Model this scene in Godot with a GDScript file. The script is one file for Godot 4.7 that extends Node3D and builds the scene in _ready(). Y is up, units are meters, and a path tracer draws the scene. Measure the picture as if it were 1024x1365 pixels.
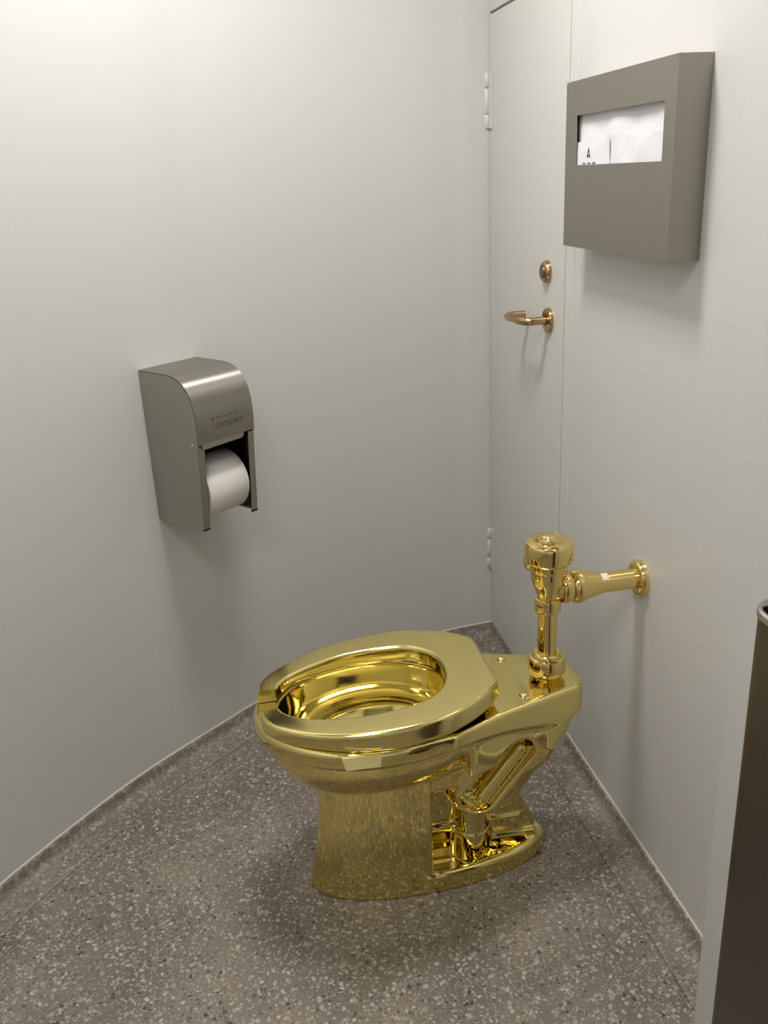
extends Node3D
# A small white washroom with a curved wall, a gold-coloured flush-valve toilet and steel dispensers.
# World: y up, metres. The straight wall is x = 0 (room at x < 0), the toilet stands out from it along -x near z = 0.

var M := {}
const CH := 2.4
const LAMP_COLOR := Color(1.0, 0.98, 0.985)
const EA := 1.75
const EB := 1.2
var taken := {}

# ------------------------------------------------------------------ scene helpers
func numbered(called: String) -> String:
	if not taken.has(called):
		taken[called] = 0
		return called
	taken[called] += 1
	return "%s_%03d" % [called, taken[called]]

func tag(o: Node, label: String, category: String, group := "") -> void:
	o.set_meta("label", label)
	o.set_meta("category", category)
	if group != "":
		o.set_meta("group", group)

func thing(called: String, at: Vector3, turn: float, label: String, category: String, group := "") -> Node3D:
	var o := Node3D.new()
	o.name = numbered(called)
	add_child(o)
	o.position = at
	o.rotation.y = turn
	tag(o, label, category, group)
	return o

func place(called: String, mesh: Mesh, m: Material, parent: Node, label := "") -> MeshInstance3D:
	var o := MeshInstance3D.new()
	o.name = called
	o.mesh = mesh
	o.material_override = m
	parent.add_child(o, true)
	if label != "":
		o.set_meta("label", label)
	return o

func build(called: String, st: SurfaceTool, m: Material, parent: Node, label := "") -> MeshInstance3D:
	st.generate_normals()
	return place(called, st.commit(), m, parent, label)

func structure(called: String, st: SurfaceTool, m: Material, label: String) -> MeshInstance3D:
	var o := build(called, st, m, self, label)
	o.set_meta("kind", "structure")
	return o

# ------------------------------------------------------------------ mesh helpers
var group_no := 1
func tool() -> SurfaceTool:
	var st := SurfaceTool.new()
	st.begin(Mesh.PRIMITIVE_TRIANGLES)
	group_no = 1
	return st

func tri(st: SurfaceTool, a: Vector3, b: Vector3, c: Vector3) -> void:
	st.set_smooth_group(group_no); st.add_vertex(a)
	st.set_smooth_group(group_no); st.add_vertex(b)
	st.set_smooth_group(group_no); st.add_vertex(c)

func quad(st: SurfaceTool, a: Vector3, b: Vector3, c: Vector3, d: Vector3) -> void:
	tri(st, a, b, c)
	tri(st, a, c, d)

func flat_quad(st: SurfaceTool, a: Vector3, b: Vector3, c: Vector3, d: Vector3) -> void:
	group_no += 1
	quad(st, a, b, c, d)

# rows of points joined to a smooth skin
func skin(st: SurfaceTool, rows: Array, close_rows := false, close_cols := false) -> void:
	group_no += 1
	var n := rows.size()
	for i in (n if close_rows else n - 1):
		var r0: PackedVector3Array = rows[i]
		var r1: PackedVector3Array = rows[(i + 1) % n]
		var k := r0.size()
		for j in (k if close_cols else k - 1):
			var j1 := (j + 1) % k
			quad(st, r0[j], r1[j], r1[j1], r0[j1])

func fan(st: SurfaceTool, ring: PackedVector3Array, flip := false) -> void:
	group_no += 1
	var c := Vector3.ZERO
	for p in ring:
		c += p
	c /= ring.size()
	for i in ring.size():
		var a := ring[i]
		var b := ring[(i + 1) % ring.size()]
		if flip:
			tri(st, c, b, a)
		else:
			tri(st, c, a, b)

# a box with chamfered edges
func box(st: SurfaceTool, c: Vector3, s: Vector3, b := 0.001, basis := Basis.IDENTITY) -> void:
	var h := s * 0.5
	b = minf(b, minf(h.x, minf(h.y, h.z)) * 0.9)
	var P := func(sx: float, sy: float, sz: float, ax: int) -> Vector3:
		var v := Vector3(sx * (h.x - (0.0 if ax == 0 else b)), sy * (h.y - (0.0 if ax == 1 else b)), sz * (h.z - (0.0 if ax == 2 else b)))
		return c + basis * v
	for s1 in [-1.0, 1.0]:
		var f := [[0, 1, 2], [1, 2, 0], [2, 0, 1]]
		for t in f:
			var q := []
			for uv in [[-1, -1], [1, -1], [1, 1], [-1, 1]]:
				var v := [0.0, 0.0, 0.0]
				v[t[0]] = s1; v[t[1]] = float(uv[0]); v[t[2]] = float(uv[1])
				q.append(P.call(v[0], v[1], v[2], t[0]))
			if s1 > 0:
				flat_quad(st, q[3], q[2], q[1], q[0])
			else:
				flat_quad(st, q[0], q[1], q[2], q[3])
	for t in [[0, 1, 2], [1, 2, 0], [2, 0, 1]]:
		for s1 in [-1.0, 1.0]:
			for s2 in [-1.0, 1.0]:
				var q := []
				for e in [[t[0], -1.0], [t[0], 1.0], [t[1], 1.0], [t[1], -1.0]]:
					var v := [0.0, 0.0, 0.0]
					v[t[0]] = s1; v[t[1]] = s2; v[t[2]] = float(e[1])
					q.append(P.call(v[0], v[1], v[2], e[0]))
				if s1 * s2 > 0:
					flat_quad(st, q[0], q[1], q[2], q[3])
				else:
					flat_quad(st, q[3], q[2], q[1], q[0])
	for sx in [-1.0, 1.0]:
		for sy in [-1.0, 1.0]:
			for sz in [-1.0, 1.0]:
				group_no += 1
				var a: Vector3 = P.call(sx, sy, sz, 0)
				var d: Vector3 = P.call(sx, sy, sz, 1)
				var e: Vector3 = P.call(sx, sy, sz, 2)
				if sx * sy * sz > 0:
					tri(st, a, e, d)
				else:
					tri(st, a, d, e)

# turned shape: runs of [radius, height] pairs; every run is smooth, runs meet at an edge
func lathe(st: SurfaceTool, runs: Array, at := Vector3.ZERO, basis := Basis.IDENTITY, seg := 48) -> void:
	for run in runs:
		var rows := []
		for p in run:
			var ring := PackedVector3Array()
			for i in seg:
				var a := TAU * i / seg
				ring.append(at + basis * Vector3(p[0] * cos(a), p[1], p[0] * sin(a)))
			rows.append(ring)
		skin(st, rows, false, true)

# round bar along a path
func tube(st: SurfaceTool, pts: PackedVector3Array, r: float, seg := 20, round_end := true) -> void:
	var rows := []
	var up := Vector3.UP
	var n := pts.size()
	var side := Vector3.ZERO
	var d0 := (pts[1] - pts[0]).normalized()
	if absf(d0.dot(up)) > 0.9:
		up = Vector3.RIGHT
	side = d0.cross(up).normalized()
	var ring_at := func(p: Vector3, d: Vector3, rr: float) -> PackedVector3Array:
		side = (side - d * side.dot(d)).normalized()
		var v := d.cross(side)
		var ring := PackedVector3Array()
		for i in seg:
			var a := TAU * i / seg
			ring.append(p + (side * cos(a) + v * sin(a)) * rr)
		return ring
	for i in n:
		var d := (pts[mini(i + 1, n - 1)] - pts[maxi(i - 1, 0)]).normalized()
		if i == 0 and round_end:
			for k in 4:
				var a := PI / 2 * k / 4.0
				rows.append(ring_at.call(pts[0] - d * r * 0.5 * cos(a), d, maxf(r * sin(a), 0.0002)))
		rows.append(ring_at.call(pts[i], d, r))
		if i == n - 1 and round_end:
			for k in range(3, -1, -1):
				var a := PI / 2 * k / 4.0
				rows.append(ring_at.call(pts[i] + d * r * 0.5 * cos(a), d, maxf(r * sin(a), 0.0002)))
	skin(st, rows, false, true)
	if not round_end:
		fan(st, rows[0])
		fan(st, rows[-1], true)

func spline(pts: Array, per: int) -> PackedVector2Array:
	var out := PackedVector2Array()
	var n := pts.size()
	for i in n - 1:
		var a: Vector2 = pts[maxi(i - 1, 0)]
		var b: Vector2 = pts[i]
		var c: Vector2 = pts[i + 1]
		var d: Vector2 = pts[mini(i + 2, n - 1)]
		for k in per:
			out.append(b.cubic_interpolate(c, a, d, float(k) / per))
	out.append(pts[n - 1])
	return out

# thin-walled sheet: profile (x, y) with thickness, spanning z0..z1 of a frame
func strip(st: SurfaceTool, outer: PackedVector2Array, inner: PackedVector2Array, f: Callable, a: float, b: float) -> void:
	var r0 := PackedVector3Array(); var r1 := PackedVector3Array(); var r2 := PackedVector3Array(); var r3 := PackedVector3Array()
	for i in outer.size():
		r0.append(f.call(a, outer[i])); r1.append(f.call(b, outer[i]))
		r2.append(f.call(b, inner[i])); r3.append(f.call(a, inner[i]))
	skin(st, [r0, r1]); skin(st, [r1, r2]); skin(st, [r2, r3]); skin(st, [r3, r0])
	var e := outer.size() - 1
	flat_quad(st, r0[0], r3[0], r2[0], r1[0])
	flat_quad(st, r0[e], r1[e], r2[e], r3[e])

# upright slab over an outline in (x, z), with a soft top and bottom edge
func slab(st: SurfaceTool, outline: PackedVector2Array, y0: float, y1: float, b := 0.002) -> void:
	var n := outline.size()
	var area := 0.0
	for i in n:
		area += outline[i].cross(outline[(i + 1) % n])
	var sgn := 1.0 if area > 0 else -1.0
	var rows := []
	for k in 4:
		var y: float = [y0, y0 + b, y1 - b, y1][k]
		var inset: float = b if k == 0 or k == 3 else 0.0
		var ring := PackedVector3Array()
		for i in n:
			var t := (outline[(i + 1) % n] - outline[(i + n - 1) % n]).normalized()
			var nin := Vector2(-t.y, t.x) * sgn
			var p := outline[i] + nin * inset
			ring.append(Vector3(p.x, y, p.y))
		rows.append(ring)
	skin(st, rows, false, true)
	fan(st, rows[0]); fan(st, rows[3], true)

# ------------------------------------------------------------------ materials
func metal(c: Color, rough: float) -> StandardMaterial3D:
	var m := StandardMaterial3D.new()
	m.albedo_color = c
	m.metallic = 1.0
	m.roughness = rough
	return m

func paint(c: Color, rough: float) -> StandardMaterial3D:
	var m := StandardMaterial3D.new()
	m.albedo_color = c
	m.roughness = rough
	return m

func terrazzo_image() -> Image:
	var n := 2048
	var rng := RandomNumberGenerator.new()
	rng.seed = 77
	var data := PackedByteArray()
	var row := PackedByteArray()
	var mottle := FastNoiseLite.new()
	mottle.seed = 5
	mottle.frequency = 0.02
	mottle.fractal_octaves = 4
	var mot := mottle.get_seamless_image(256, 256)
	for y in n:
		row.clear()
		for x in 256:
			var g := mot.get_pixel(x, y / 8).r
			var v := 0.86 + 0.28 * g
			var r8 := int(124.0 * v); var g8 := int(116.0 * v); var b8 := int(104.0 * v)
			for k in 8:
				row.append(r8); row.append(g8); row.append(b8)
		data.append_array(row)
	var tones := [Vector3(190, 183, 168), Vector3(176, 169, 154), Vector3(163, 155, 140), Vector3(152, 143, 129), Vector3(138, 129, 116), Vector3(100, 92, 81), Vector3(78, 70, 61)]
	var odds := [0.13, 0.33, 0.52, 0.69, 0.83, 0.94, 1.0]
	for c in 110000:
		var cx := rng.randi() % n
		var cy := rng.randi() % n
		var big := rng.randf()
		var a := 1.1 + 5.0 * pow(big, 4.0) + rng.randf() * 0.8
		var bb := a * rng.randf_range(0.5, 0.95)
		var t := rng.randf() * PI
		var ca := cos(t); var sa := sin(t)
		var pick := rng.randf()
		var col: Vector3 = tones[6]
		for k in 7:
			if pick < odds[k]:
				col = tones[k]
				break
		col *= rng.randf_range(0.92, 1.05)
		var cut := rng.randf_range(0.55, 0.95)
		var ct := rng.randf() * TAU
		var cc := cos(ct) ; var cs := sin(ct)
		var e := int(ceil(a))
		for dy in range(-e, e + 1):
			for dx in range(-e, e + 1):
				var u := (dx * ca + dy * sa) / a
				var v := (-dx * sa + dy * ca) / bb
				if u * u + v * v <= 1.0 and u * cc + v * cs < cut and absf(u) + absf(v) < 1.25:
					var o := (((cy + dy + n) % n) * n + (cx + dx + n) % n) * 3
					data[o] = int(minf(col.x, 255)); data[o + 1] = int(minf(col.y, 255)); data[o + 2] = int(minf(col.z, 255))
	return Image.create_from_data(n, n, false, Image.FORMAT_RGB8, data)

func noise_image(size: int, freq: float, oct: int, seed_no: int) -> Image:
	var f := FastNoiseLite.new()
	f.seed = seed_no
	f.frequency = freq
	f.fractal_octaves = oct
	return f.get_seamless_image(size, size)

func streak_image() -> Image:
	# short brushed lines along u
	var rng := RandomNumberGenerator.new()
	rng.seed = 9
	var im := Image.create(256, 256, false, Image.FORMAT_RGB8)
	im.fill(Color(0.5, 0.5, 0.5))
	for i in 2600:
		var y := rng.randi() % 256
		var x := rng.randi() % 256
		var l := rng.randi_range(30, 140)
		var v := rng.randf_range(0.38, 0.62)
		for k in l:
			im.set_pixel((x + k) % 256, y, Color(v, v, v))
	return im

func make_materials() -> void:
	var wall := paint(Color(0.80, 0.80, 0.78), 0.42)
	wall.heightmap_enabled = true
	wall.heightmap_texture = ImageTexture.create_from_image(noise_image(512, 0.05, 4, 3))
	wall.heightmap_scale = 0.012
	wall.uv1_triplanar = true
	wall.uv1_world_triplanar = true
	wall.uv1_scale = Vector3(5, 5, 5)
	M.wall = wall
	var door := wall.duplicate()
	door.albedo_color = Color(0.81, 0.81, 0.78)
	M.door = door
	M.ceiling = paint(Color(0.82, 0.82, 0.79), 0.8)
	M.caulk = paint(Color(0.80, 0.79, 0.74), 0.5)
	var fl := StandardMaterial3D.new()
	fl.albedo_texture = ImageTexture.create_from_image(terrazzo_image())
	fl.uv1_triplanar = true
	fl.uv1_world_triplanar = true
	fl.uv1_scale = Vector3.ONE / 1.6
	fl.roughness = 0.42
	M.terrazzo = fl
	M.gold = metal(Color(0.925, 0.86, 0.57), 0.06)
	M.gold_soft = metal(Color(0.925, 0.86, 0.57), 0.14)
	M.gold_valve = metal(Color(0.93, 0.835, 0.55), 0.05)
	M.gold_pale = metal(Color(0.92, 0.86, 0.62), 0.25)
	M.bronze = metal(Color(0.74, 0.62, 0.46), 0.22)
	M.bronze_dark = metal(Color(0.50, 0.42, 0.32), 0.3)
	var steel := metal(Color(0.66, 0.65, 0.61), 0.24)
	steel.heightmap_enabled = true
	steel.heightmap_texture = ImageTexture.create_from_image(streak_image())
	steel.heightmap_scale = 0.006
	steel.uv1_triplanar = true
	steel.uv1_scale = Vector3(6, 6, 6)
	M.steel = steel
	var sc := metal(Color(0.66, 0.65, 0.61), 0.36)
	sc.anisotropy_enabled = true
	sc.anisotropy = 0.93
	M.steel_cover = sc
	var satin: StandardMaterial3D = steel.duplicate()
	satin.roughness = 0.45
	satin.albedo_color = Color(0.62, 0.605, 0.565)
	M.satin = satin
	M.bin = metal(Color(0.45, 0.42, 0.385), 0.42)
	M.bin_rim = metal(Color(0.75, 0.73, 0.70), 0.25)
	M.black = paint(Color(0.035, 0.035, 0.035), 0.5)
	M.glint_paint = paint(Color(0.93, 0.90, 0.77), 0.6)  # cream colour for the lamp reflection painted on the pipe
	M.paper = paint(Color(0.88, 0.88, 0.885), 0.95)
	M.tissue = paint(Color(0.86, 0.85, 0.82), 0.95)
	M.card = paint(Color(0.45, 0.38, 0.30), 0.9)
	M.ink = paint(Color(0.12, 0.12, 0.17), 0.8)
	M.etch = metal(Color(0.47, 0.46, 0.43), 0.5)
	M.grout = paint(Color(0.32, 0.29, 0.25), 0.8)
	var glow := StandardMaterial3D.new()
	glow.albedo_color = Color(0.95, 0.95, 0.92)
	glow.emission_enabled = true
	glow.emission = LAMP_COLOR
	glow.emission_energy_multiplier = 3.0
	M.glow = glow
	var water := StandardMaterial3D.new()
	water.albedo_color = Color(0.95, 0.97, 0.97, 0.03)
	water.transparency = BaseMaterial3D.TRANSPARENCY_ALPHA
	water.roughness = 0.0
	water.refraction_enabled = true
	water.refraction_scale = 0.033
	M.water = water

# ------------------------------------------------------------------ the toilet body, one cast piece, as a distance field
func smin(a: float, b: float, k: float) -> float:
	var h := maxf(k - absf(a - b), 0.0) / k
	return minf(a, b) - h * h * k * 0.25

func egg(dx: float, z: float, fr: float, re: float, hw: float) -> float:
	var a := fr if dx < 0.0 else re
	var u := dx / a
	var v := z / hw
	var k := sqrt(u * u + v * v)
	if k < 0.05:
		return -minf(a, hw) * (1.0 - k)
	var g := sqrt(u * u / (a * a) + v * v / (hw * hw))
	return k * (k - 1.0) / g

func capsule2(px: float, py: float, ax: float, ay: float, bx: float, by: float) -> float:
	var dx := bx - ax
	var dy := by - ay
	var t := clampf(((px - ax) * dx + (py - ay) * dy) / (dx * dx + dy * dy), 0.0, 1.0)
	dx = px - ax - dx * t
	dy = py - ay - dy * t
	return sqrt(dx * dx + dy * dy)

# slab rounded by r: two signed distances crossed
func cross_round(a: float, b: float, r: float) -> float:
	var u := maxf(a + r, 0.0)
	var v := maxf(b + r, 0.0)
	return minf(maxf(a + r, b + r), 0.0) + sqrt(u * u + v * v) - r

func body(x: float, y: float, z0: float) -> float:
	var z := absf(z0 + 0.035 - 0.022 * clampf(y / 0.4, 0.0, 1.0))
	# plan outlines
	var e := egg(x + 0.555, z, 0.23, 0.27, 0.186)
	var side := (z - 0.165 + 0.322 * (x + 0.45)) / 1.0506
	var deck := cross_round(side, x + 0.128, 0.022)
	deck = maxf(deck, (-0.40 - x) * 0.4)
	var o := smin(e, deck, 0.03)
	# flat rim and deck
	var low := 0.409 - 0.034 * smoothstep(-0.42, -0.16, x)
	var d := cross_round(o, absf(y - (0.445 + low) * 0.5) - (0.445 - low) * 0.5, 0.011)
	# bowl under the rim
	var u := maxf(e + 0.173, 0.0)
	var v := maxf(0.428 - y, 0.0)
	var bowl := maxf(sqrt(u * u + v * v) - 0.163, y - 0.44)
	d = smin(d, bowl, 0.008)
	# trapway leaning down from the deck
	var cap := capsule2(x, y, -0.215, 0.385, -0.352, 0.214)
	var trap := cross_round(cap - 0.056, z - 0.080, 0.03)
	# thick tail under the deck
	var tail := cross_round(maxf(maxf(o + 0.014, 0.823 * (x + 0.178) - 0.568 * (y - 0.33)), x + 0.172), absf(y - 0.36) - 0.05, 0.012)
	tail = maxf(tail, (-0.39 - x) * 0.5)
	trap = smin(trap, tail, 0.03)
	# shoulder between bowl and trapway
	var sho := cross_round(maxf(maxf(0.232 + 0.16 * (x + 0.45) - y, y - 0.40), absf(x + 0.335) - 0.135), z - 0.074, 0.02)
	trap = smin(trap, sho, 0.02)
	var lower := cross_round(capsule2(x, y, -0.222, 0.352, -0.312, 0.216) - 0.056, z - 0.072, 0.026)
	trap = smin(trap, lower, 0.02)
	# long slot in the trapway with a bar lying in it
	var slot := capsule2(x, y, -0.276, 0.321, -0.354, 0.211)
	var hollow := cross_round(slot - 0.034, 0.040 - z, 0.008)
	trap = -smin(-trap, hollow, 0.010)
	var bx := capsule2(x, y, -0.262, 0.310, -0.338, 0.203)
	var bz := z - 0.055
	trap = smin(trap, sqrt(bx * bx + bz * bz) - 0.0155, 0.006)
	d = smin(d, trap, 0.014)
	if y < 0.34:
		# front column
		var fl := 1.0 - clampf(y / 0.27, 0.0, 1.0)
		var colm := egg(x + 0.50, z, 0.172 + 0.016 * fl * fl, 0.30, 0.080) - 0.017 * fl * fl
		colm = cross_round(colm, x + 0.452, 0.008)
		colm = maxf(colm, y - 0.30)
		d = smin(d, colm, 0.006)
		# web and outlet post in the hollow behind it
		var web := cross_round(maxf(absf(x + 0.36) - 0.115, y - 0.31), z - (0.034 if y > 0.3 else 0.014 + 0.012 * smoothstep(0.112, 0.106, y)), 0.006)
		d = smin(d, web, 0.01)
		var px := x + 0.352
		var pz := z - 0.014
		var post := maxf(sqrt(px * px + pz * pz) - 0.036 - 0.004 * smoothstep(0.10, 0.09, y), y - 0.2)
		d = smin(d, post, 0.012)
		var rear := cross_round(maxf(x + 0.252 - 0.046 * smoothstep(0.20, 0.05, y), y - 0.23), z - 0.016, 0.008)
		rear = maxf(rear, -0.30 - x)
		rear = smin(rear, cross_round(maxf(absf(x + 0.265) - 0.055, y - 0.062), z - 0.030, 0.006), 0.006)
		d = smin(d, rear, 0.012)
		# foot with a raised lip
		var f := egg(x + 0.47, z, 0.2, 0.287, 0.098)
		var foot := cross_round(f, y - 0.046, 0.012)
		foot = -smin(-foot, cross_round(f + 0.020, 0.018 - y, 0.004), 0.006)
		foot = maxf(foot, -0.47 - x)
		d = smin(d, foot, 0.008)
	# inside of the bowl
	if y > 0.18:
		var ei := egg(x + 0.548, z, 0.185, 0.165, 0.142)
		u = maxf(ei + 0.115, 0.0)
		v = maxf(0.405 - y, 0.0)
		var cav := sqrt(u * u + v * v) - 0.115
		var sx := (x + 0.53) / 1.25
		var sy := y - 0.29
		cav = smin(cav, sqrt(sx * sx + sy * sy + z * z) - 0.06, 0.02)
		d = -smin(-d, cav, 0.012)
	return maxf(d, 0.0005 - y)

func toilet_mesh() -> ArrayMesh:
	var h := 0.005
	var lo := Vector3(-0.80, -0.0075, -0.235)
	var nb := Vector3i(17, 12, 12)
	var B := 8
	var nx := nb.x * B + 1
	var ny := nb.y * B + 1
	var nz := nb.z * B + 1
	var val := PackedFloat32Array()
	val.resize(nx * ny * nz)
	val.fill(1e9)
	var vid := PackedInt32Array()
	vid.resize(nx * ny * nz)
	vid.fill(-1)
	var active := []
	for bz in nb.z:
		for by in nb.y:
			for bx in nb.x:
				var c := lo + Vector3(bx + 0.5, by + 0.5, bz + 0.5) * (B * h)
				if absf(body(c.x, c.y, c.z)) < B * h * 0.866 * 1.35:
					active.append(Vector3i(bx, by, bz))
					for k in B + 1:
						for j in B + 1:
							for i in B + 1:
								var id := ((bz * B + k) * ny + by * B + j) * nx + bx * B + i
								if val[id] > 1e8:
									val[id] = body(lo.x + (bx * B + i) * h, lo.y + (by * B + j) * h, lo.z + (bz * B + k) * h)
	var vs := PackedVector3Array()
	var ns := PackedVector3Array()
	var ids := PackedInt32Array()
	var sx := 1
	var sy := nx
	var sz := nx * ny
	var corner := [0, sx, sy, sx + sy, sz, sx + sz, sy + sz, sx + sy + sz]
	var off := [Vector3(0, 0, 0), Vector3(1, 0, 0), Vector3(0, 1, 0), Vector3(1, 1, 0), Vector3(0, 0, 1), Vector3(1, 0, 1), Vector3(0, 1, 1), Vector3(1, 1, 1)]
	var edges := [[0, 1], [2, 3], [4, 5], [6, 7], [0, 2], [1, 3], [4, 6], [5, 7], [0, 4], [1, 5], [2, 6], [3, 7]]
	var ep := 0.0012
	var cells := []
	for b in active:
		for k in B:
			for j in B:
				for i in B:
					var ci := Vector3i(b.x * B + i, b.y * B + j, b.z * B + k)
					var id := (ci.z * ny + ci.y) * nx + ci.x
					var inside := 0
					for c in corner:
						if val[id + c] < 0.0:
							inside += 1
					if inside == 0 or inside == 8:
						continue
					var p := Vector3.ZERO
					var m := 0
					for e in edges:
						var a := val[id + corner[e[0]]]
						var q := val[id + corner[e[1]]]
						if (a < 0.0) != (q < 0.0):
							p += (off[e[0]] as Vector3).lerp(off[e[1]], a / (a - q))
							m += 1
					p = lo + (Vector3(ci) + p / m) * h
					var g := Vector3.ZERO
					for it in 2:
						var d1 := body(p.x + ep, p.y - ep, p.z - ep)
						var d2 := body(p.x - ep, p.y - ep, p.z + ep)
						var d3 := body(p.x - ep, p.y + ep, p.z - ep)
						var d4 := body(p.x + ep, p.y + ep, p.z + ep)
						g = Vector3(d1 - d2 - d3 + d4, -d1 - d2 + d3 + d4, -d1 + d2 - d3 + d4)
						if it == 0:
							var dd := (d1 + d2 + d3 + d4) * 0.25
							var gl := g.length() / (4.0 * ep)
							if gl > 0.2:
								p -= g.normalized() * clampf(dd / gl, -h * 0.6, h * 0.6)
					vid[id] = vs.size()
					vs.append(p)
					ns.append(g.normalized())
					cells.append(id)
	for id in cells:
		var a := val[id]
		for ax in 3:
			var s: int = [sx, sy, sz][ax]
			var u: int = [sy, sz, sx][ax]
			var v: int = [sz, sx, sy][ax]
			var q := val[id + s]
			if (a < 0.0) == (q < 0.0):
				continue
			var c0 := vid[id - u - v]; var c1 := vid[id - v]; var c2 := vid[id]; var c3 := vid[id - u]
			if c0 < 0 or c1 < 0 or c2 < 0 or c3 < 0:
				continue
			if a < 0.0:
				ids.append_array([c0, c2, c1, c0, c3, c2])
			else:
				ids.append_array([c0, c1, c2, c0, c2, c3])
	var arr := []
	arr.resize(Mesh.ARRAY_MAX)
	arr[Mesh.ARRAY_VERTEX] = vs
	arr[Mesh.ARRAY_NORMAL] = ns
	arr[Mesh.ARRAY_INDEX] = ids
	var am := ArrayMesh.new()
	am.add_surface_from_arrays(Mesh.PRIMITIVE_TRIANGLES, arr)
	return am

# seat: an open-front ring, swept with a rounded section, tilted a little up to the back
func seat_y(x: float) -> float:
	return 0.447 + (x + 0.77) * 0.062

func seat_under(x: float) -> float:
	return 0.4465 + maxf(x + 0.53, 0.0) * 0.085

func seat_tool() -> SurfaceTool:
	var zs := -0.012
	var out_half := [Vector2(-0.772, 0.036), Vector2(-0.770, 0.056), Vector2(-0.762, 0.078), Vector2(-0.742, 0.104), Vector2(-0.69, 0.141), Vector2(-0.62, 0.170), Vector2(-0.54, 0.181), Vector2(-0.46, 0.177), Vector2(-0.40, 0.156), Vector2(-0.352, 0.124), Vector2(-0.330, 0.101), Vector2(-0.320, 0.085), Vector2(-0.318, 0.05), Vector2(-0.318, 0.0)]
	var in_half := [Vector2(-0.733, 0.036), Vector2(-0.727, 0.050), Vector2(-0.717, 0.062), Vector2(-0.70, 0.076), Vector2(-0.66, 0.096), Vector2(-0.60, 0.112), Vector2(-0.54, 0.114), Vector2(-0.48, 0.106), Vector2(-0.448, 0.090), Vector2(-0.425, 0.066), Vector2(-0.415, 0.045), Vector2(-0.411, 0.033), Vector2(-0.408, 0.016), Vector2(-0.407, 0.0)]
	var oh := spline(out_half, 6)
	var ih := spline(in_half, 6)
	var n := oh.size()
	var rows := []
	var t := 0.025
	for k in 2 * n - 1:
		var i := k if k < n else 2 * n - 2 - k
		var s := 1.0 if k < n else -1.0
		var o := oh[i]
		var q := ih[i]
		var w := (o - q).length()
		var ring := PackedVector3Array()
		# section: across 0 (inner) .. 1 (outer), height -1 .. 1
		var e := minf(0.006 / w, 0.3)
		for c in [[0.0, 0.2], [0.0, 0.74], [e * 0.13, 0.86], [e * 0.5, 0.965], [e, 1.0], [e * 1.4, 1.0], [0.33, 1.005], [0.5, 1.005], [0.67, 1.005], [1.0 - e * 1.6, 1.0], [1.0 - e * 1.1, 0.995], [1.0 - e * 0.5, 0.955], [1.0 - e * 0.1, 0.85], [1.0, 0.7], [1.0 + e * 0.25, 0.25], [1.0 + e * 0.2, 0.1], [1.0 - e * 0.2, 0.0], [1.0 - e, 0.0], [0.5, 0.0], [e, 0.0], [e * 0.3, 0.05]]:
			var p := q.lerp(o, c[0])
			ring.append(Vector3(p.x, lerpf(seat_under(p.x), seat_y(p.x) + t, c[1]), zs + s * p.y))
		rows.append(ring)
	var st := tool()
	skin(st, rows, false, true)
	fan(st, rows[0]); fan(st, rows[-1], true)
	return st

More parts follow.
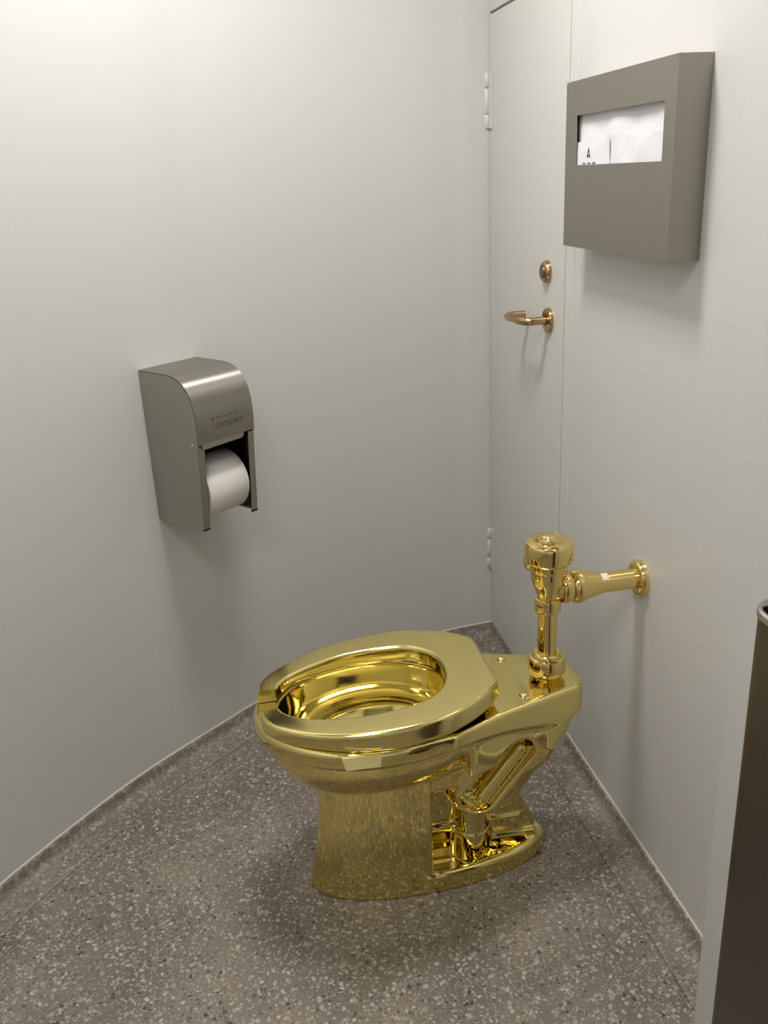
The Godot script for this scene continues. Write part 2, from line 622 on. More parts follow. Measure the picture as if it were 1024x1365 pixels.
func build_toilet() -> void:
	var t := thing("toilet", Vector3.ZERO, 0.0, "polished gold-coloured floor-mounted toilet with elongated bowl and pedestal", "toilet")
	place("bowl", toilet_mesh(), M.gold, t)
	var seat := build("seat", seat_tool(), M.gold_soft, t, "open-front gold seat ring tilted up slightly at the back")
	# bumpers under the seat, hinge posts behind
	for p in [[-0.70, 0.105], [-0.44, 0.135]]:
		for s in [-1.0, 1.0]:
			var b := tool()
			box(b, Vector3(p[0], (seat_under(p[0]) + 0.4450) * 0.5, -0.012 + s * p[1]), Vector3(0.035, seat_under(p[0]) - 0.4440, 0.012), 0.0005)
			build("bumper", b, M.gold, seat)
	for s in [-1.0, 1.0]:
		var b := tool()
		lathe(b, [[[0.0, 0.026], [0.009, 0.026]], [[0.009, 0.026], [0.0105, 0.024], [0.0105, 0.0]]], Vector3(-0.335, 0.444, -0.012 + s * 0.070), Basis.IDENTITY, 24)
		build("hinge_post", b, M.gold, seat)
		var cap := tool()
		lathe(cap, [[[0.0, 0.006], [0.006, 0.0055], [0.009, 0.003], [0.010, 0.0]]], Vector3(-0.262, 0.4445, -0.014 + s * 0.072), Basis.IDENTITY, 20)
		build("bolt_cap", cap, M.gold, t)
	# bent tab that hangs from the rim under the seat
	var tb := tool()
	var P := func(u: float, v: float, w: float) -> Vector3:
		# u along the rim, v down, w outward
		var ang := 0.02
		var x := -0.603 + u * cos(ang)
		return Vector3(x, 0.4475 - v, 0.174 + w + u * 0.05 + v * 0.70)
	var pts := [[-0.036, 0.0], [0.036, 0.0], [0.030, 0.017], [-0.031, 0.017]]
	var f0 := PackedVector3Array(); var f1 := PackedVector3Array()
	for q in pts:
		f0.append(P.call(q[0], q[1], -0.004)); f1.append(P.call(q[0], q[1], 0.0025))
	fan(tb, f1); fan(tb, f0, true)
	for i in 4:
		flat_quad(tb, f0[i], f0[(i + 1) % 4], f1[(i + 1) % 4], f1[i])
	build("rim_tab", tb, M.gold_pale, t, "small pale flat tab on the rim below the seat")
	# base bolt caps in the hollow of the foot
	for s in [-1.0, 1.0]:
		var cap := tool()
		lathe(cap, [[[0.0, 0.018], [0.005, 0.017], [0.009, 0.012], [0.0105, 0.0]]], Vector3(-0.296, 0.0165, -0.034 + s * 0.044), Basis.IDENTITY, 20)
		build("bolt_cap", cap, M.gold, t)
	# water standing in the bowl
	var w := tool()
	var ring := PackedVector3Array(); var ring2 := PackedVector3Array()
	for i in 64:
		var a := TAU * i / 64
		var rx := 0.105 if cos(a) < 0 else 0.088
		ring.append(Vector3(-0.548 + cos(a) * rx, 0.3235, -0.017 + sin(a) * 0.066))
		ring2.append(Vector3(-0.548 + cos(a) * rx * 0.9, 0.3035, -0.017 + sin(a) * 0.066 * 0.9))
	skin(w, [ring2, ring], false, true)
	fan(w, ring, true); fan(w, ring2)
	var wo := build("bowl_water", w, M.water, self)
	tag(wo, "clear still water standing in the bottom of the gold bowl", "water")

func build_flush_valve() -> void:
	var vx := -0.194
	var t := thing("flush_valve", Vector3(vx, 0.4455, 0.0), 0.0, "gold-coloured manual flush valve with round cap and pipe to the wall", "flush valve")
	var g: Material = M.gold_valve
	var st := tool()
	lathe(st, [[[0.028, 0.0], [0.030, 0.005], [0.036, 0.012]], [[0.036, 0.012], [0.0385, 0.018], [0.0385, 0.040], [0.036, 0.046]], [[0.036, 0.046], [0.031, 0.048]], [[0.031, 0.048], [0.030, 0.054], [0.026, 0.057]], [[0.026, 0.057], [0.019, 0.057]]])
	build("spud_nut", st, g, t)
	st = tool()
	lathe(st, [[[0.0195, 0.05], [0.0195, 0.155]]])
	build("tailpiece", st, g, t)
	st = tool()
	lathe(st, [[[0.0195, 0.148], [0.0255, 0.149]], [[0.0255, 0.149], [0.0265, 0.152], [0.0265, 0.172], [0.0255, 0.175]], [[0.0255, 0.175], [0.022, 0.176]]], Vector3.ZERO, Basis.IDENTITY, 48)
	build("coupling_nut", st, g, t)
	st = tool()
	lathe(st, [[[0.021, 0.17], [0.0225, 0.185], [0.0285, 0.200], [0.0342, 0.215], [0.036, 0.236]], [[0.036, 0.236], [0.0375, 0.239], [0.0375, 0.252]], [[0.0375, 0.252], [0.040, 0.254]]])
	# side arm of the body towards the stop
	var bz := Basis(Vector3(0, 1, 0), Vector3(1, 0, 0), Vector3(0, 0, -1))
	lathe(st, [[[0.022, 0.0], [0.023, 0.024]], [[0.023, 0.024], [0.029, 0.025]], [[0.029, 0.025], [0.0305, 0.028], [0.0305, 0.040], [0.029, 0.043]], [[0.029, 0.043], [0.025, 0.0435]], [[0.025, 0.0435], [0.025, 0.05]]], Vector3(0, 0.192, 0), bz)
	build("valve_body", st, g, t)
	st = tool()
	lathe(st, [[[0.036, 0.250], [0.044, 0.254]], [[0.044, 0.254], [0.0465, 0.257], [0.0475, 0.261], [0.0475, 0.287], [0.0468, 0.291], [0.0445, 0.2945]], [[0.0445, 0.2945], [0.042, 0.296], [0.027, 0.2975]], [[0.027, 0.2975], [0.0262, 0.302], [0.0245, 0.3045]], [[0.0245, 0.3045], [0.019, 0.305]], [[0.019, 0.305], [0.0175, 0.303], [0.0165, 0.303]], [[0.0165, 0.303], [0.0155, 0.306], [0.0, 0.307]]])
	build("cap", st, g, t, "round gold cap with a raised disc on top")
	# handle socket on the far side
	st = tool()
	var hb := Basis(Vector3(0, 1, 0), Vector3(-0.80, 0.10, -0.6).normalized(), Vector3.ZERO)
	hb.x = hb.y.cross(Vector3.UP).normalized(); hb.z = hb.x.cross(hb.y).normalized()
	lathe(st, [[[0.023, 0.01], [0.023, 0.036]], [[0.023, 0.036], [0.021, 0.041], [0.012, 0.048], [0.0, 0.052]]], Vector3(0, 0.248, 0), hb, 32)
	build("handle_socket", st, g, t)
	# control stop: bulge, cover cap, cone, painted lamp reflection, pipe, flange
	st = tool()
	lathe(st, [[[0.025, 0.046], [0.0300, 0.047]], [[0.0300, 0.047], [0.0330, 0.051], [0.0345, 0.058], [0.0335, 0.066], [0.0305, 0.074]], [[0.0305, 0.074], [0.0290, 0.0745]], [[0.0290, 0.0745], [0.0275, 0.084], [0.0245, 0.096], [0.0232, 0.104]], [[0.0232, 0.104], [0.0205, 0.105]]], Vector3(0, 0.192, 0), bz)
	build("control_stop", st, g, t)
	st = tool()
	lathe(st, [[[0.0205, 0.094], [0.0205, 0.192]]], Vector3(0, 0.192, 0), bz)
	build("supply_pipe", st, g, t)
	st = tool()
	var glint_rows := []  # curved patch painted as the ceiling lamp mirrored in the pipe
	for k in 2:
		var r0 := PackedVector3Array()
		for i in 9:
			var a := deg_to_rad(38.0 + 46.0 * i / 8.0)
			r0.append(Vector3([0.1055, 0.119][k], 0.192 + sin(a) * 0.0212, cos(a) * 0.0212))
		glint_rows.append(r0)
	skin(st, glint_rows)
	build("pipe_glint", st, M.glint_paint, t, "small pale painted lamp reflection on top of the pipe")
	st = tool()
	lathe(st, [[[0.0205, 0.178], [0.027, 0.178]], [[0.027, 0.178], [0.033, 0.180], [0.036, 0.184], [0.037, 0.190], [0.037, 0.1945]]], Vector3(0, 0.192, 0), bz)
	build("wall_flange", st, g, t, "round gold flange against the white wall")

# ------------------------------------------------------------------ dispensers
func build_paper_holder() -> void:
	var at := Vector3(-0.9556, 0.669, -0.5588)
	var turn := deg_to_rad(40.26)
	var t := thing("toilet_paper_dispenser", at, turn, "brushed steel two-roll toilet paper dispenser on the curved wall", "dispenser")
	var W := 0.166
	# local: x along the wall, y up, z out from the wall
	var prof_pts := [Vector2(0.0, 0.355), Vector2(0.05, 0.355), Vector2(0.10, 0.354), Vector2(0.128, 0.349), Vector2(0.150, 0.336), Vector2(0.166, 0.316), Vector2(0.176, 0.290), Vector2(0.180, 0.262), Vector2(0.180, 0.235), Vector2(0.179, 0.206)]
	var prof := spline(prof_pts, 5)
	# side plates
	for s in [0, 1]:
		var st := tool()
		var outline := PackedVector2Array()
		for p in prof:
			outline.append(p - Vector2(0.0012, 0.0012))
		outline.append(Vector2(0.176, 0.20)); outline.append(Vector2(0.163, 0.006)); outline.append(Vector2(0.158, 0.0)); outline.append(Vector2(0.0, 0.0))
		var x0 := 0.0 if s == 0 else W - 0.002
		var a := PackedVector3Array(); var b := PackedVector3Array()
		for p in outline:
			a.append(Vector3(x0, p.y, p.x)); b.append(Vector3(x0 + 0.002, p.y, p.x))
		var idx := Geometry2D.triangulate_polygon(outline)
		group_no += 1
		for i in range(0, idx.size(), 3):
			tri(st, a[idx[i]], a[idx[i + 1]], a[idx[i + 2]])
		group_no += 1
		for i in range(0, idx.size(), 3):
			tri(st, b[idx[i]], b[idx[i + 2]], b[idx[i + 1]])
		for i in a.size():
			var j := (i + 1) % a.size()
			flat_quad(st, a[i], b[i], b[j], a[j])
		# front flange folded in from the plate
		var fx := 0.009 if s == 0 else W - 0.009
		var F := Basis(Vector3.RIGHT, atan2(0.013, 0.194))
		box(st, Vector3(fx, 0.104, 0.1695), Vector3(0.018, 0.196, 0.002), 0.0006, F)
		build("side_plate", st, M.steel, t)
		var foot := tool()
		box(foot, Vector3(fx, 0.0035, 0.1615), Vector3(0.019, 0.005, 0.005), 0.001)
		build("foot_cap", foot, M.black, t, "black plastic end cap")
	# curved cover
	var st2 := tool()
	var inner := PackedVector2Array()
	var outer := PackedVector2Array()
	for i in prof.size():
		var tn := (prof[mini(i + 1, prof.size() - 1)] - prof[maxi(i - 1, 0)]).normalized()
		var nn := Vector2(-tn.y, tn.x)
		if nn.dot(Vector2(1, 1)) < 0:
			nn = -nn
		outer.append(prof[i] + nn * 0.0015); inner.append(prof[i] - nn * 0.0005)
	var F2 := func(x: float, p: Vector2) -> Vector3: return Vector3(x, p.y, p.x)
	var run := 0.0
	for i in outer.size() - 1:
		var step := outer[i].distance_to(outer[i + 1])
		for face in [[outer, false], [inner, true]]:
			var pr: PackedVector2Array = face[0]
			var c := [[0.0005, i, 0.0, run], [W - 0.0005, i, 1.0, run], [W - 0.0005, i + 1, 1.0, run + step], [0.0005, i + 1, 0.0, run + step]]
			var order := [0, 3, 2, 0, 2, 1] if face[1] else [0, 1, 2, 0, 2, 3]
			for k in order:
				st2.set_uv(Vector2(c[k][2], c[k][3] * 6.0))
				st2.set_smooth_group(3 if face[1] else 2)
				st2.add_vertex(F2.call(c[k][0], pr[c[k][1]]))
		for x in [0.0005, W - 0.0005]:
			var q := [F2.call(x, outer[i]), F2.call(x, outer[i + 1]), F2.call(x, inner[i + 1]), F2.call(x, inner[i])]
			for k in [0, 1, 2, 0, 2, 3]:
				st2.set_uv(Vector2(0.0 if k < 2 else 0.02, run * 6.0 + (step * 6.0 if k == 1 or k == 2 else 0.0)))
				st2.set_smooth_group(4)
				st2.add_vertex(q[k])
		run += step
	# lip folded along the lower edge, longer on one side
	var cover := build("cover", st2, M.steel_cover, t, "curved brushed steel cover")
	# lip corner rounded off
	var lip := tool()
	box(lip, Vector3(0.066, 0.2005, 0.1785), Vector3(0.112, 0.014, 0.002), 0.0006)
	var lp := PackedVector3Array(); var lq := PackedVector3Array()
	for i in 9:
		var a := PI / 2 * i / 8.0
		lp.append(Vector3(0.122 + sin(a) * 0.012, 0.2075 - cos(a) * 0.014, 0.1775)); lq.append(Vector3(0.122 + sin(a) * 0.012, 0.2075 - cos(a) * 0.014, 0.1795))
	lp.append(Vector3(0.122, 0.2075, 0.1775)); lq.append(Vector3(0.122, 0.2075, 0.1795))
	fan(lip, lq, true); fan(lip, lp)
	for i in lp.size():
		var j := (i + 1) % lp.size()
		flat_quad(lip, lp[i], lp[j], lq[j], lq[i])
	build("lip", lip, M.steel, cover)
	# lettering etched in the cover
	for row in [["Georgia-Pacific", 0.257, 0.009, 0.088], ["compact", 0.240, 0.020, 0.092]]:
		var tm := TextMesh.new()
		tm.text = row[0]
		var f := SystemFont.new()
		f.font_names = PackedStringArray(["Droid Sans"])
		f.font_weight = 700
		tm.font = f
		tm.font_size = 32
		tm.pixel_size = row[2] / 32.0
		tm.depth = 0.0006
		tm.horizontal_alignment = HORIZONTAL_ALIGNMENT_CENTER
		var o := place("lettering", tm, M.etch, cover)
		o.position = Vector3(row[3], row[1], 0.1815)
	var tr := tool()
	var e0 := PackedVector3Array([Vector3(0.041, 0.2535, 0.1813), Vector3(0.052, 0.2535, 0.1813), Vector3(0.0475, 0.262, 0.1813)])
	var e1 := PackedVector3Array()
	for p in e0:
		e1.append(p + Vector3(0, 0, 0.0007))
	fan(tr, e1, true); fan(tr, e0)
	for i in 3:
		flat_quad(tr, e0[i], e0[(i + 1) % 3], e1[(i + 1) % 3], e1[i])
	build("emblem", tr, M.etch, cover, "small dark triangular emblem before the lettering")
	# black inside: back, roof and liners
	var ins := tool()
	box(ins, Vector3(W / 2, 0.178, 0.004), Vector3(W - 0.006, 0.35, 0.006), 0.001)
	box(ins, Vector3(0.0035, 0.15, 0.080), Vector3(0.002, 0.29, 0.14), 0.0005)
	box(ins, Vector3(W - 0.0035, 0.14, 0.080), Vector3(0.002, 0.27, 0.14), 0.0005)
	box(ins, Vector3(W / 2, 0.222, 0.10), Vector3(W - 0.008, 0.004, 0.14), 0.001)
	build("inner_liner", ins, M.black, t, "black plastic inside")
	for q in [[0.0, 0.203, 0.158], [W, 0.203, 0.158]]:
		var rv := tool()
		var bs := Basis(Vector3(0, 1, 0), Vector3(-1 if q[0] == 0.0 else 1, 0, 0), Vector3(0, 0, 1))
		lathe(rv, [[[0.0, 0.003], [0.002, 0.0027], [0.0038, 0.0015], [0.0045, 0.0]]], Vector3(q[0], q[1], q[2]), bs, 16)
		build("rivet", rv, M.bin_rim, t)
	var sc := tool()
	lathe(sc, [[[0.0, 0.002], [0.0022, 0.0018], [0.0032, 0.0]]], Vector3(0.055, 0.3555, 0.055), Basis.IDENTITY, 14)
	build("rivet", sc, M.bin_rim, t)
	# the roll in it
	var roll := thing("toilet_paper_roll", at, turn, "white toilet paper roll hanging in the steel dispenser", "toilet paper")
	var bx := Basis(Vector3(0, 1, 0), Vector3(1, 0, 0), Vector3(0, 0, -1))
	var rt := tool()
	var R := 0.0715
	lathe(rt, [[[0.012, 0.0], [R - 0.002, 0.0]], [[R - 0.002, 0.0], [R, 0.0015], [R, 0.1165], [R - 0.002, 0.118]], [[R - 0.002, 0.118], [0.012, 0.118]], [[0.012, 0.118], [0.012, 0.0]]], Vector3(0.026, 0.080, 0.0985), bx, 72)
	build("paper_roll", rt, M.tissue, roll)
	var core := tool()
	lathe(core, [[[0.0, -0.012], [0.008, -0.012]], [[0.008, -0.012], [0.0095, -0.010], [0.0095, 0.128], [0.008, 0.130]], [[0.008, 0.130], [0.0, 0.130]]], Vector3(0.026, 0.080, 0.0985), bx, 20)
	build("spindle", core, M.black, roll, "black plastic spindle")

func build_cover_dispenser() -> void:
	var z0 := -0.312; var z1 := 0.130; var y0 := 1.256; var y1 := 1.557; var d := 0.056
	var t := thing("seat_cover_dispenser", Vector3(0, y0, (z0 + z1) / 2), 0.0, "satin steel wall box for paper seat covers with window", "dispenser")
	var wz0 := -0.258 - t.position.z; var wz1 := 0.092 - t.position.z; var wy0 := 0.152; var wy1 := 0.240
	var a := (z1 - z0) / 2
	var hh := y1 - y0
	var th := 0.0016
	# front sheet with its window, as four faces and inner returns
	var st := tool()
	var x := -d
	var g := func(yy: float, zz: float, xx: float) -> Vector3: return Vector3(xx, yy, zz)
	var ob := [[0.0, -a], [0.0, a], [hh, a], [hh, -a]]
	var ib := [[wy0, wz0], [wy0, wz1], [wy1, wz1], [wy1, wz0]]
	for xx in [x, x + th]:
		group_no += 1
		for i in 4:
			var j := (i + 1) % 4
			quad(st, g.call(ob[i][0], ob[i][1], xx), g.call(ob[j][0], ob[j][1], xx), g.call(ib[j][0], ib[j][1], xx), g.call(ib[i][0], ib[i][1], xx))
	for i in 4:
		var j := (i + 1) % 4
		flat_quad(st, g.call(ib[i][0], ib[i][1], x), g.call(ib[j][0], ib[j][1], x), g.call(ib[j][0], ib[j][1], x + th), g.call(ib[i][0], ib[i][1], x + th))
		flat_quad(st, g.call(ob[i][0], ob[i][1], x), g.call(ob[j][0], ob[j][1], x), g.call(ob[j][0], ob[j][1], x + th), g.call(ob[i][0], ob[i][1], x + th))
	build("front_panel", st, M.satin, t)
	for s in [-1.0, 1.0]:
		var sp := tool()
		box(sp, Vector3(-d / 2 + 0.0008, hh / 2, s * (a - 0.0005)), Vector3(d, hh, 0.0016), 0.0006)
		build("side_panel", sp, M.satin, t)
	for q in [[0.0008, "bottom_panel"], [hh - 0.0008, "top_panel"]]:
		var sp := tool()
		box(sp, Vector3(-d / 2, q[0], 0), Vector3(d - 0.001, 0.0016, 2 * a - 0.003), 0.0005)
		build(q[1], sp, M.satin, t)
	var bk := tool()
	box(bk, Vector3(-0.002, hh / 2, 0), Vector3(0.003, hh - 0.004, 2 * a - 0.004), 0.0005)
	build("back_panel", bk, M.satin, t)
	# the covers in it
	var pk := thing("paper_seat_covers", Vector3(-0.012, y0 + 0.004, t.position.z), 0.0, "folded white paper seat covers showing in the steel box window", "seat covers")
	var rng := FastNoiseLite.new()
	rng.seed = 4; rng.frequency = 9.0
	var make := func(za: float, zb: float, top: Callable, bot: float, xb: float, amp: float, thick: float) -> SurfaceTool:
		var s2 := tool()
		var rows := []; var back := []
		for j in 25:
			var r0 := PackedVector3Array(); var r1 := PackedVector3Array()
			for i in 41:
				var u := i / 40.0
				var zz: float = lerp(za, zb, u)
				var yy: float = lerp(bot, top.call(u), j / 24.0)
				var xx := xb + rng.get_noise_3d(zz * 1.0, yy * 1.0, xb * 30.0) * amp
				r0.append(Vector3(xx, yy, zz)); r1.append(Vector3(xx + thick, yy, zz))
			rows.append(r0); back.append(r1)
		skin(s2, rows)
		back.reverse()
		skin(s2, back)
		var n := rows.size() - 1
		skin(s2, [rows[n], back[0]]); skin(s2, [back[n], rows[0]])
		var la := PackedVector3Array(); var lb := PackedVector3Array(); var ra := PackedVector3Array(); var rb := PackedVector3Array()
		for j in rows.size():
			la.append(rows[j][0]); lb.append(back[n - j][0]); ra.append(rows[j][40]); rb.append(back[n - j][40])
		skin(s2, [lb, la]); skin(s2, [ra, rb])
		return s2
	var full := func(u: float) -> float: return 0.252 - 0.012 * pow(absf(u - 0.5) * 2.0, 8.0) + 0.003 * sin(u * 4.0)
	var half := func(u: float) -> float: return 0.190 + 0.012 * sin(u * PI) + 0.002 * sin(u * 9.0)
	build("folded_stack", make.call(wz0 - 0.012, wz1 + 0.012, full, 0.03, -0.034, 0.004, 0.022), M.paper, pk)
	# two front sheets that part at a tear
	var hl := func(u: float) -> float: return 0.188 + 0.008 * u
	var hr := func(u: float) -> float: return 0.196 - 0.004 * u
	var zm: float = lerp(wz0, wz1, 0.405)
	var flap := build("front_sheet", make.call(wz0 - 0.012, zm, hl, 0.03, -0.0395, 0.003, 0.0006), M.paper, pk)
	build("front_sheet", make.call(zm + 0.0008, wz1 + 0.012, hr, 0.03, -0.0390, 0.004, 0.0006), M.paper, pk)
	# print: dark triangle mark and the top of a line of letters
	var tri_st := tool()
	var tz: float = lerp(wz0, wz1, 0.155)
	for q in [[0.0, 0.012, 1.0, M.ink]]:
		for part in [[[-0.0075, 0.1615], [-0.001, 0.1615], [-0.004, 0.1685]], [[0.001, 0.1615], [0.0075, 0.1615], [0.004, 0.1685]], [[-0.0036, 0.1695], [0.0036, 0.1695], [0.0, 0.1775]]]:
			var m0 := PackedVector3Array(); var m1 := PackedVector3Array()
			for p in part:
				m0.append(Vector3(-0.0417, p[1], tz + p[0])); m1.append(Vector3(-0.0400, p[1], tz + p[0]))
			fan(tri_st, m0); fan(tri_st, m1, true)
			for i in 3:
				flat_quad(tri_st, m0[i], m0[(i + 1) % 3], m1[(i + 1) % 3], m1[i])
	build("printed_mark", tri_st, M.ink, flap, "small dark triangular mark printed on the paper")
	var ln := tool()
	for k in 9:
		if k % 3 == 2:
			continue
		box(ln, Vector3(-0.0411, 0.1505, tz - 0.024 + k * 0.0075), Vector3(0.0012, 0.0026, 0.0040), 0.0003)
	build("printed_line", ln, M.ink, flap)

func build_bin() -> void:
	var t := thing("waste_bin", Vector3(-0.178, 0, 0.915), 0.0, "tall dark metal waste bin with a bright rim against the wall", "bin")
	var hx := 0.073; var hz := 0.19; var r := 0.03; var H := 0.965
	var ring := func(y: float, inset: float) -> PackedVector3Array:
		var out := PackedVector3Array()
		for q in [[1, 1, 0.0], [-1, 1, 90.0], [-1, -1, 180.0], [1, -1, 270.0]]:
			for k in 9:
				var a := deg_to_rad(q[2] + 90.0 * k / 8.0)
				var rr := maxf(r - inset, 0.001)
				out.append(Vector3(q[0] * (hx - r) + cos(a) * rr, y, q[1] * (hz - r) + sin(a) * rr))
		return out
	var st := tool()
	skin(st, [ring.call(0.0, 0.0), ring.call(H, 0.0)], false, true)
	skin(st, [ring.call(H, 0.002), ring.call(0.01, 0.002)], false, true)
	fan(st, ring.call(0.0, 0.0)); fan(st, ring.call(0.01, 0.002), true)
	build("body", st, M.bin, t)
	st = tool()
	skin(st, [ring.call(H - 0.006, -0.0015), ring.call(H, -0.002), ring.call(H + 0.003, 0.0), ring.call(H + 0.003, 0.003), ring.call(H - 0.006, 0.0035)], false, true)
	build("rim", st, M.bin_rim, t, "bright rolled metal rim")
	var lin := tool()
	skin(lin, [ring.call(H - 0.012, 0.004), ring.call(H - 0.05, 0.006), ring.call(H - 0.5, 0.010)], false, true)
	fan(lin, ring.call(H - 0.5, 0.010), true)
	build("liner", lin, M.black, t, "black bag lining the inside")

# ------------------------------------------------------------------ room
var DZ0 := -0.985   # hinge side of the door
var DZ1 := -0.437   # lock side of the door
var DH := 1.776

func wall_path() -> PackedVector2Array:
	return spline([Vector2(0.0, -1.004), Vector2(-0.064, -0.997), Vector2(-0.141, -0.987), Vector2(-0.34, -0.937), Vector2(-0.56, -0.846), Vector2(-0.772, -0.724), Vector2(-0.868, -0.647), Vector2(-1.024, -0.514), Vector2(-1.129, -0.412), Vector2(-1.222, -0.307), Vector2(-1.292, -0.224), Vector2(-1.356, -0.142), Vector2(-1.50, 0.08), Vector2(-1.62, 0.34), Vector2(-1.71, 0.68), Vector2(-1.75, 1.08), Vector2(-1.76, 1.5), Vector2(-1.76, 2.5)], 6)

func offset_path(p: PackedVector2Array, d: float) -> PackedVector2Array:
	var out := PackedVector2Array()
	for i in p.size():
		var t := (p[mini(i + 1, p.size() - 1)] - p[maxi(i - 1, 0)]).normalized()
		out.append(p[i] + Vector2(t.y, -t.x) * d)
	return out

# profile swept along a plan path: profile of (out from the wall, height)
func sweep(st: SurfaceTool, path: PackedVector2Array, side: float, prof: Array) -> void:
	var rows := []
	for q in prof:
		var o := offset_path(path, side * q.x)
		var row := PackedVector3Array()
		for p in o:
			row.append(Vector3(p.x, q.y, p.y))
		rows.append(row)
	skin(st, rows)

func build_room() -> void:
	var st := tool()
	box(st, Vector3(-0.9, -0.06, 0.75), Vector3(2.4, 0.12, 4.0), 0.001)
	structure("floor", st, M.terrazzo, "grey brown terrazzo floor with pale stone chips")
	st = tool()
	box(st, Vector3(-0.9, CH + 0.06, 0.75), Vector3(2.4, 0.12, 4.0), 0.001)
	structure("ceiling", st, M.ceiling, "white painted ceiling")
	# curved wall
	var path := wall_path()
	for i in path.size():
		path[i] = Vector2(-0.772, 1.495) + (path[i] - Vector2(-0.772, 1.495)) * Vector2(1.0, 0.9935)
	var back := offset_path(path, -0.12)
	st = tool()
	var rows := []
	for q in [[path, 0.0], [path, CH], [back, CH], [back, 0.0]]:
		var row := PackedVector3Array()
		for p in q[0]:
			row.append(Vector3(p.x, q[1], p.y))
		rows.append(row)
	for k in 4:
		skin(st, [rows[k], rows[(k + 1) % 4]])
	for e in [0, path.size() - 1]:
		flat_quad(st, rows[0][e], rows[1][e], rows[2][e], rows[3][e])
	structure("wall_left", st, M.wall, "curved white painted wall carrying the toilet paper dispenser")
	# straight wall with the door opening
	st = tool()
	box(st, Vector3(0.06, CH / 2, (0.475 - 0.385) / 2), Vector3(0.12, CH, 0.475 + 0.385), 0.0008)
	box(st, Vector3(0.06, (CH + 1.83) / 2, -0.76), Vector3(0.12, CH - 1.83, 0.75), 0.0008)
	box(st, Vector3(0.06, CH / 2, -1.08), Vector3(0.12, CH, 0.14), 0.0008)
	structure("wall_right", st, M.wall, "straight white painted wall behind the gold toilet")
	st = tool()
	box(st, Vector3(0.01, CH / 2, 1.49), Vector3(0.22, CH, 2.03), 0.004)
	structure("wall_pier", st, M.wall, "white wall pier standing out beside the dark bin")
	st = tool()
	box(st, Vector3(-0.9, CH / 2, 2.55), Vector3(2.2, CH, 0.12), 0.001)
	structure("wall_back", st, M.wall, "plain white wall opposite the door corner")
	# door frame
	st = tool()
	box(st, Vector3(0.048, 0.915, (DZ1 + 0.0048 - 0.385) / 2), Vector3(0.10, 1.83, -0.385 - DZ1 - 0.0048), 0.0015)
	box(st, Vector3(0.048, (1.83 + DH + 0.006) / 2, (DZ0 + DZ1) / 2), Vector3(0.10, 1.83 - DH - 0.006, DZ1 - DZ0 + 0.006), 0.0015)
	box(st, Vector3(0.048, 0.915, (DZ0 - 0.002 - 1.012) / 2), Vector3(0.10, 1.83, DZ0 - 0.002 + 1.012), 0.0015)
	structure("trim_1", st, M.door, "white painted metal door frame")
	st = tool()
	box(st, Vector3(0.066, 0.915, (DZ0 + DZ1) / 2), Vector3(0.012, 1.82, DZ1 - DZ0 + 0.02), 0.001)
	structure("trim_2", st, M.door, "white painted door stop behind the door")
	# door leaf
	st = tool()
	box(st, Vector3(0.018, (DH + 0.022) / 2, (DZ0 + DZ1) / 2), Vector3(0.042, DH - 0.022, DZ1 - DZ0), 0.0015)
	var door := structure("door_1", st, M.door, "narrow white painted flush door in the corner")
	for y in [1.508, 0.232]:
		var hg := tool()
		for k in 3:
			var hy: float = y + [0.018, 0.067, 0.117][k]
			var hl: float = [0.034, 0.060, 0.034][k]
			lathe(hg, [[[0.0, -hl / 2], [0.006, -hl / 2]], [[0.006, -hl / 2], [0.007, -hl / 2 + 0.001], [0.007, hl / 2 - 0.001], [0.006, hl / 2]], [[0.006, hl / 2], [0.0, hl / 2]]], Vector3(-0.010, hy, DZ0 - 0.004), Basis.IDENTITY, 20)
		box(hg, Vector3(-0.005, y + 0.067, DZ0 + 0.011), Vector3(0.004, 0.134, 0.026), 0.001)
		build("hinge", hg, M.door, door, "white painted hinge")
	# lever handle
	var ly := 1.070; var lz := -0.523
	var wb := Basis(Vector3(0, 1, 0), Vector3(-1, 0, 0), Vector3(0, 0, 1))
	var rose := tool()
	lathe(rose, [[[0.029, 0.0], [0.029, 0.006], [0.0275, 0.008]], [[0.0275, 0.008], [0.012, 0.009]]], Vector3(-0.003, ly, lz), wb, 40)
	var lever := build("lever_handle", rose, M.bronze, door, "worn bronze lever handle on a round plate")
	var pts: Array[Vector3] = [Vector3(-0.004, ly, lz), Vector3(-0.045, ly, lz), Vector3(-0.056, ly, lz - 0.003), Vector3(-0.064, ly, lz - 0.014), Vector3(-0.067, ly - 0.001, lz - 0.03), Vector3(-0.067, ly - 0.003, lz - 0.10), Vector3(-0.065, ly - 0.003, lz - 0.118), Vector3(-0.058, ly - 0.003, lz - 0.130), Vector3(-0.046, ly - 0.003, lz - 0.134), Vector3(-0.016, ly - 0.003, lz - 0.134)]
	var bar := tool()
	tube(bar, PackedVector3Array(pts), 0.0095, 20, false)
	build("lever", bar, M.bronze, lever)
	var lock := tool()
	lathe(lock, [[[0.026, 0.0], [0.026, 0.005], [0.023, 0.011], [0.021, 0.013]], [[0.021, 0.013], [0.015, 0.013]]], Vector3(-0.003, 1.180, -0.537), wb, 40)
	var lk := build("door_lock", lock, M.bronze, door, "round bronze lock cylinder above the lever")
	var core := tool()
	lathe(core, [[[0.015, 0.010], [0.015, 0.015], [0.014, 0.016]], [[0.014, 0.016], [0.0, 0.016]]], Vector3(-0.003, 1.180, -0.537), wb, 32)
	build("lock_core", core, M.bronze_dark, lk)
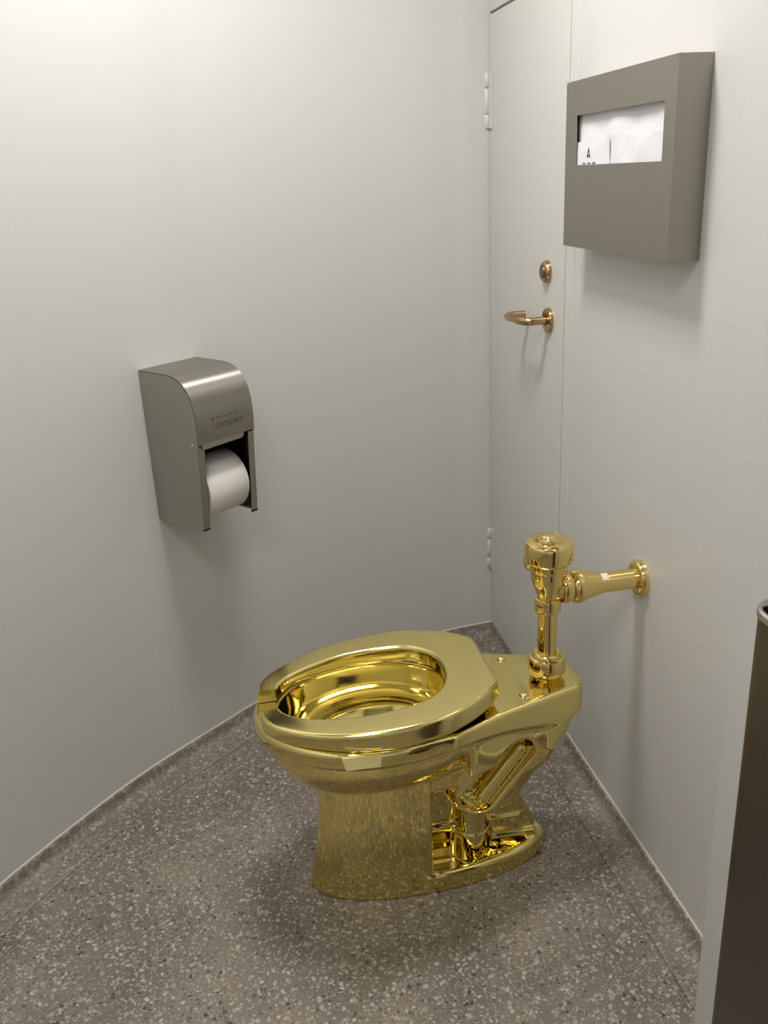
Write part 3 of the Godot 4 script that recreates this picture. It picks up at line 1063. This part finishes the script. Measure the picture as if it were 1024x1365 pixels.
	# terrazzo cove along both walls
	var cove := [Vector2(-0.01, 0.040), Vector2(0.005, 0.040), Vector2(0.0065, 0.0385), Vector2(0.008, 0.030), Vector2(0.0095, 0.0225), Vector2(0.0125, 0.0165), Vector2(0.017, 0.0120), Vector2(0.024, 0.0085), Vector2(0.034, 0.0055), Vector2(0.048, 0.0030), Vector2(0.062, 0.0015), Vector2(0.074, 0.0010), Vector2(0.075, -0.001)]
	st = tool()
	sweep(st, path, 1.0, cove)
	structure("baseboard_left", st, M.terrazzo, "curved terrazzo cove base under the curved wall")
	st = tool()
	sweep(st, PackedVector2Array([Vector2(0, -1.0), Vector2(0, -0.4), Vector2(0, 0.475)]), -1.0, cove)
	structure("baseboard_right", st, M.terrazzo, "terrazzo cove base under the straight wall")
	var joint := [Vector2(0.0742, 0.0004), Vector2(0.0760, 0.0004)]
	st = tool()
	sweep(st, path, 1.0, joint)
	structure("trim_5", st, M.grout, "dark joint where the curved cove meets the floor")
	st = tool()
	sweep(st, PackedVector2Array([Vector2(0, -0.92), Vector2(0, 0.0), Vector2(0, 0.475)]), -1.0, joint)
	structure("trim_6", st, M.grout, "dark joint where the straight cove meets the floor")
	var bead := [Vector2(-0.002, 0.0430), Vector2(0.0012, 0.0426), Vector2(0.003, 0.041), Vector2(0.003, 0.0395)]
	st = tool()
	sweep(st, path, 1.0, bead)
	structure("trim_3", st, M.caulk, "pale sealant line along the curved cove base")
	st = tool()
	sweep(st, PackedVector2Array([Vector2(0, -0.385), Vector2(0, 0.0), Vector2(0, 0.475)]), -1.0, bead)
	structure("trim_4", st, M.caulk, "pale sealant line along the straight cove base")

func build_lamp(c: Vector3, size: Vector2, energy: float, label: String) -> void:
	var t := thing("ceiling_lamp", c, 0.0, label, "lamp", "ceiling lamps")
	var st := tool()
	box(st, Vector3(0, -0.012, 0), Vector3(size.x + 0.05, 0.024, size.y + 0.05), 0.004)
	build("frame", st, M.ceiling, t)
	st = tool()
	box(st, Vector3(0, -0.0255, 0), Vector3(size.x, 0.004, size.y), 0.001)
	build("diffuser", st, M.glow, t)
	var l := AreaLight3D.new()
	l.name = "lamp_light"
	l.area_size = size
	l.light_color = LAMP_COLOR
	l.light_energy = energy
	l.area_range = 8.0
	l.area_attenuation = 2.0
	l.shadow_enabled = true
	t.add_child(l)
	l.position = Vector3(0, -0.029, 0)
	l.rotation.x = -PI / 2

func _ready() -> void:
	# camera, surroundings, exposure
	var cam := Camera3D.new()
	cam.name = "camera"
	add_child(cam)
	cam.position = Vector3(-0.772, 1.41, 1.495)
	var yaw := deg_to_rad(9.9); var pitch := deg_to_rad(-20.7); var roll := deg_to_rad(-2.85)
	var fw := Vector3(sin(yaw) * cos(pitch), sin(pitch), -cos(yaw) * cos(pitch))
	var rt := Vector3(cos(yaw), 0, sin(yaw))
	var up := rt.cross(fw)
	var r2 := rt * cos(roll) + up * sin(roll)
	cam.basis = Basis(r2, r2.cross(fw), -fw)
	cam.fov = 59.59
	cam.near = 0.05
	cam.current = true
	var we := WorldEnvironment.new()
	we.name = "surroundings"
	var env := Environment.new()
	env.background_mode = Environment.BG_COLOR
	env.background_color = Color(0, 0, 0)
	env.tonemap_mode = Environment.TONE_MAPPER_LINEAR
	env.tonemap_exposure = 1.0
	env.sdfgi_enabled = true
	env.ssao_enabled = true
	env.ssil_enabled = true
	we.environment = env
	add_child(we)
	make_materials()
	build_lamp(Vector3(-0.58, CH, -0.08), Vector2(0.34, 0.24), EA, "white ceiling lamp right above the gold toilet")
	build_lamp(Vector3(-1.10, CH, 1.35), Vector2(0.60, 0.60), EB, "white ceiling lamp over the free floor before the toilet")
	build_room()
	build_toilet()
	build_flush_valve()
	build_paper_holder()
	build_cover_dispenser()
	build_bin()
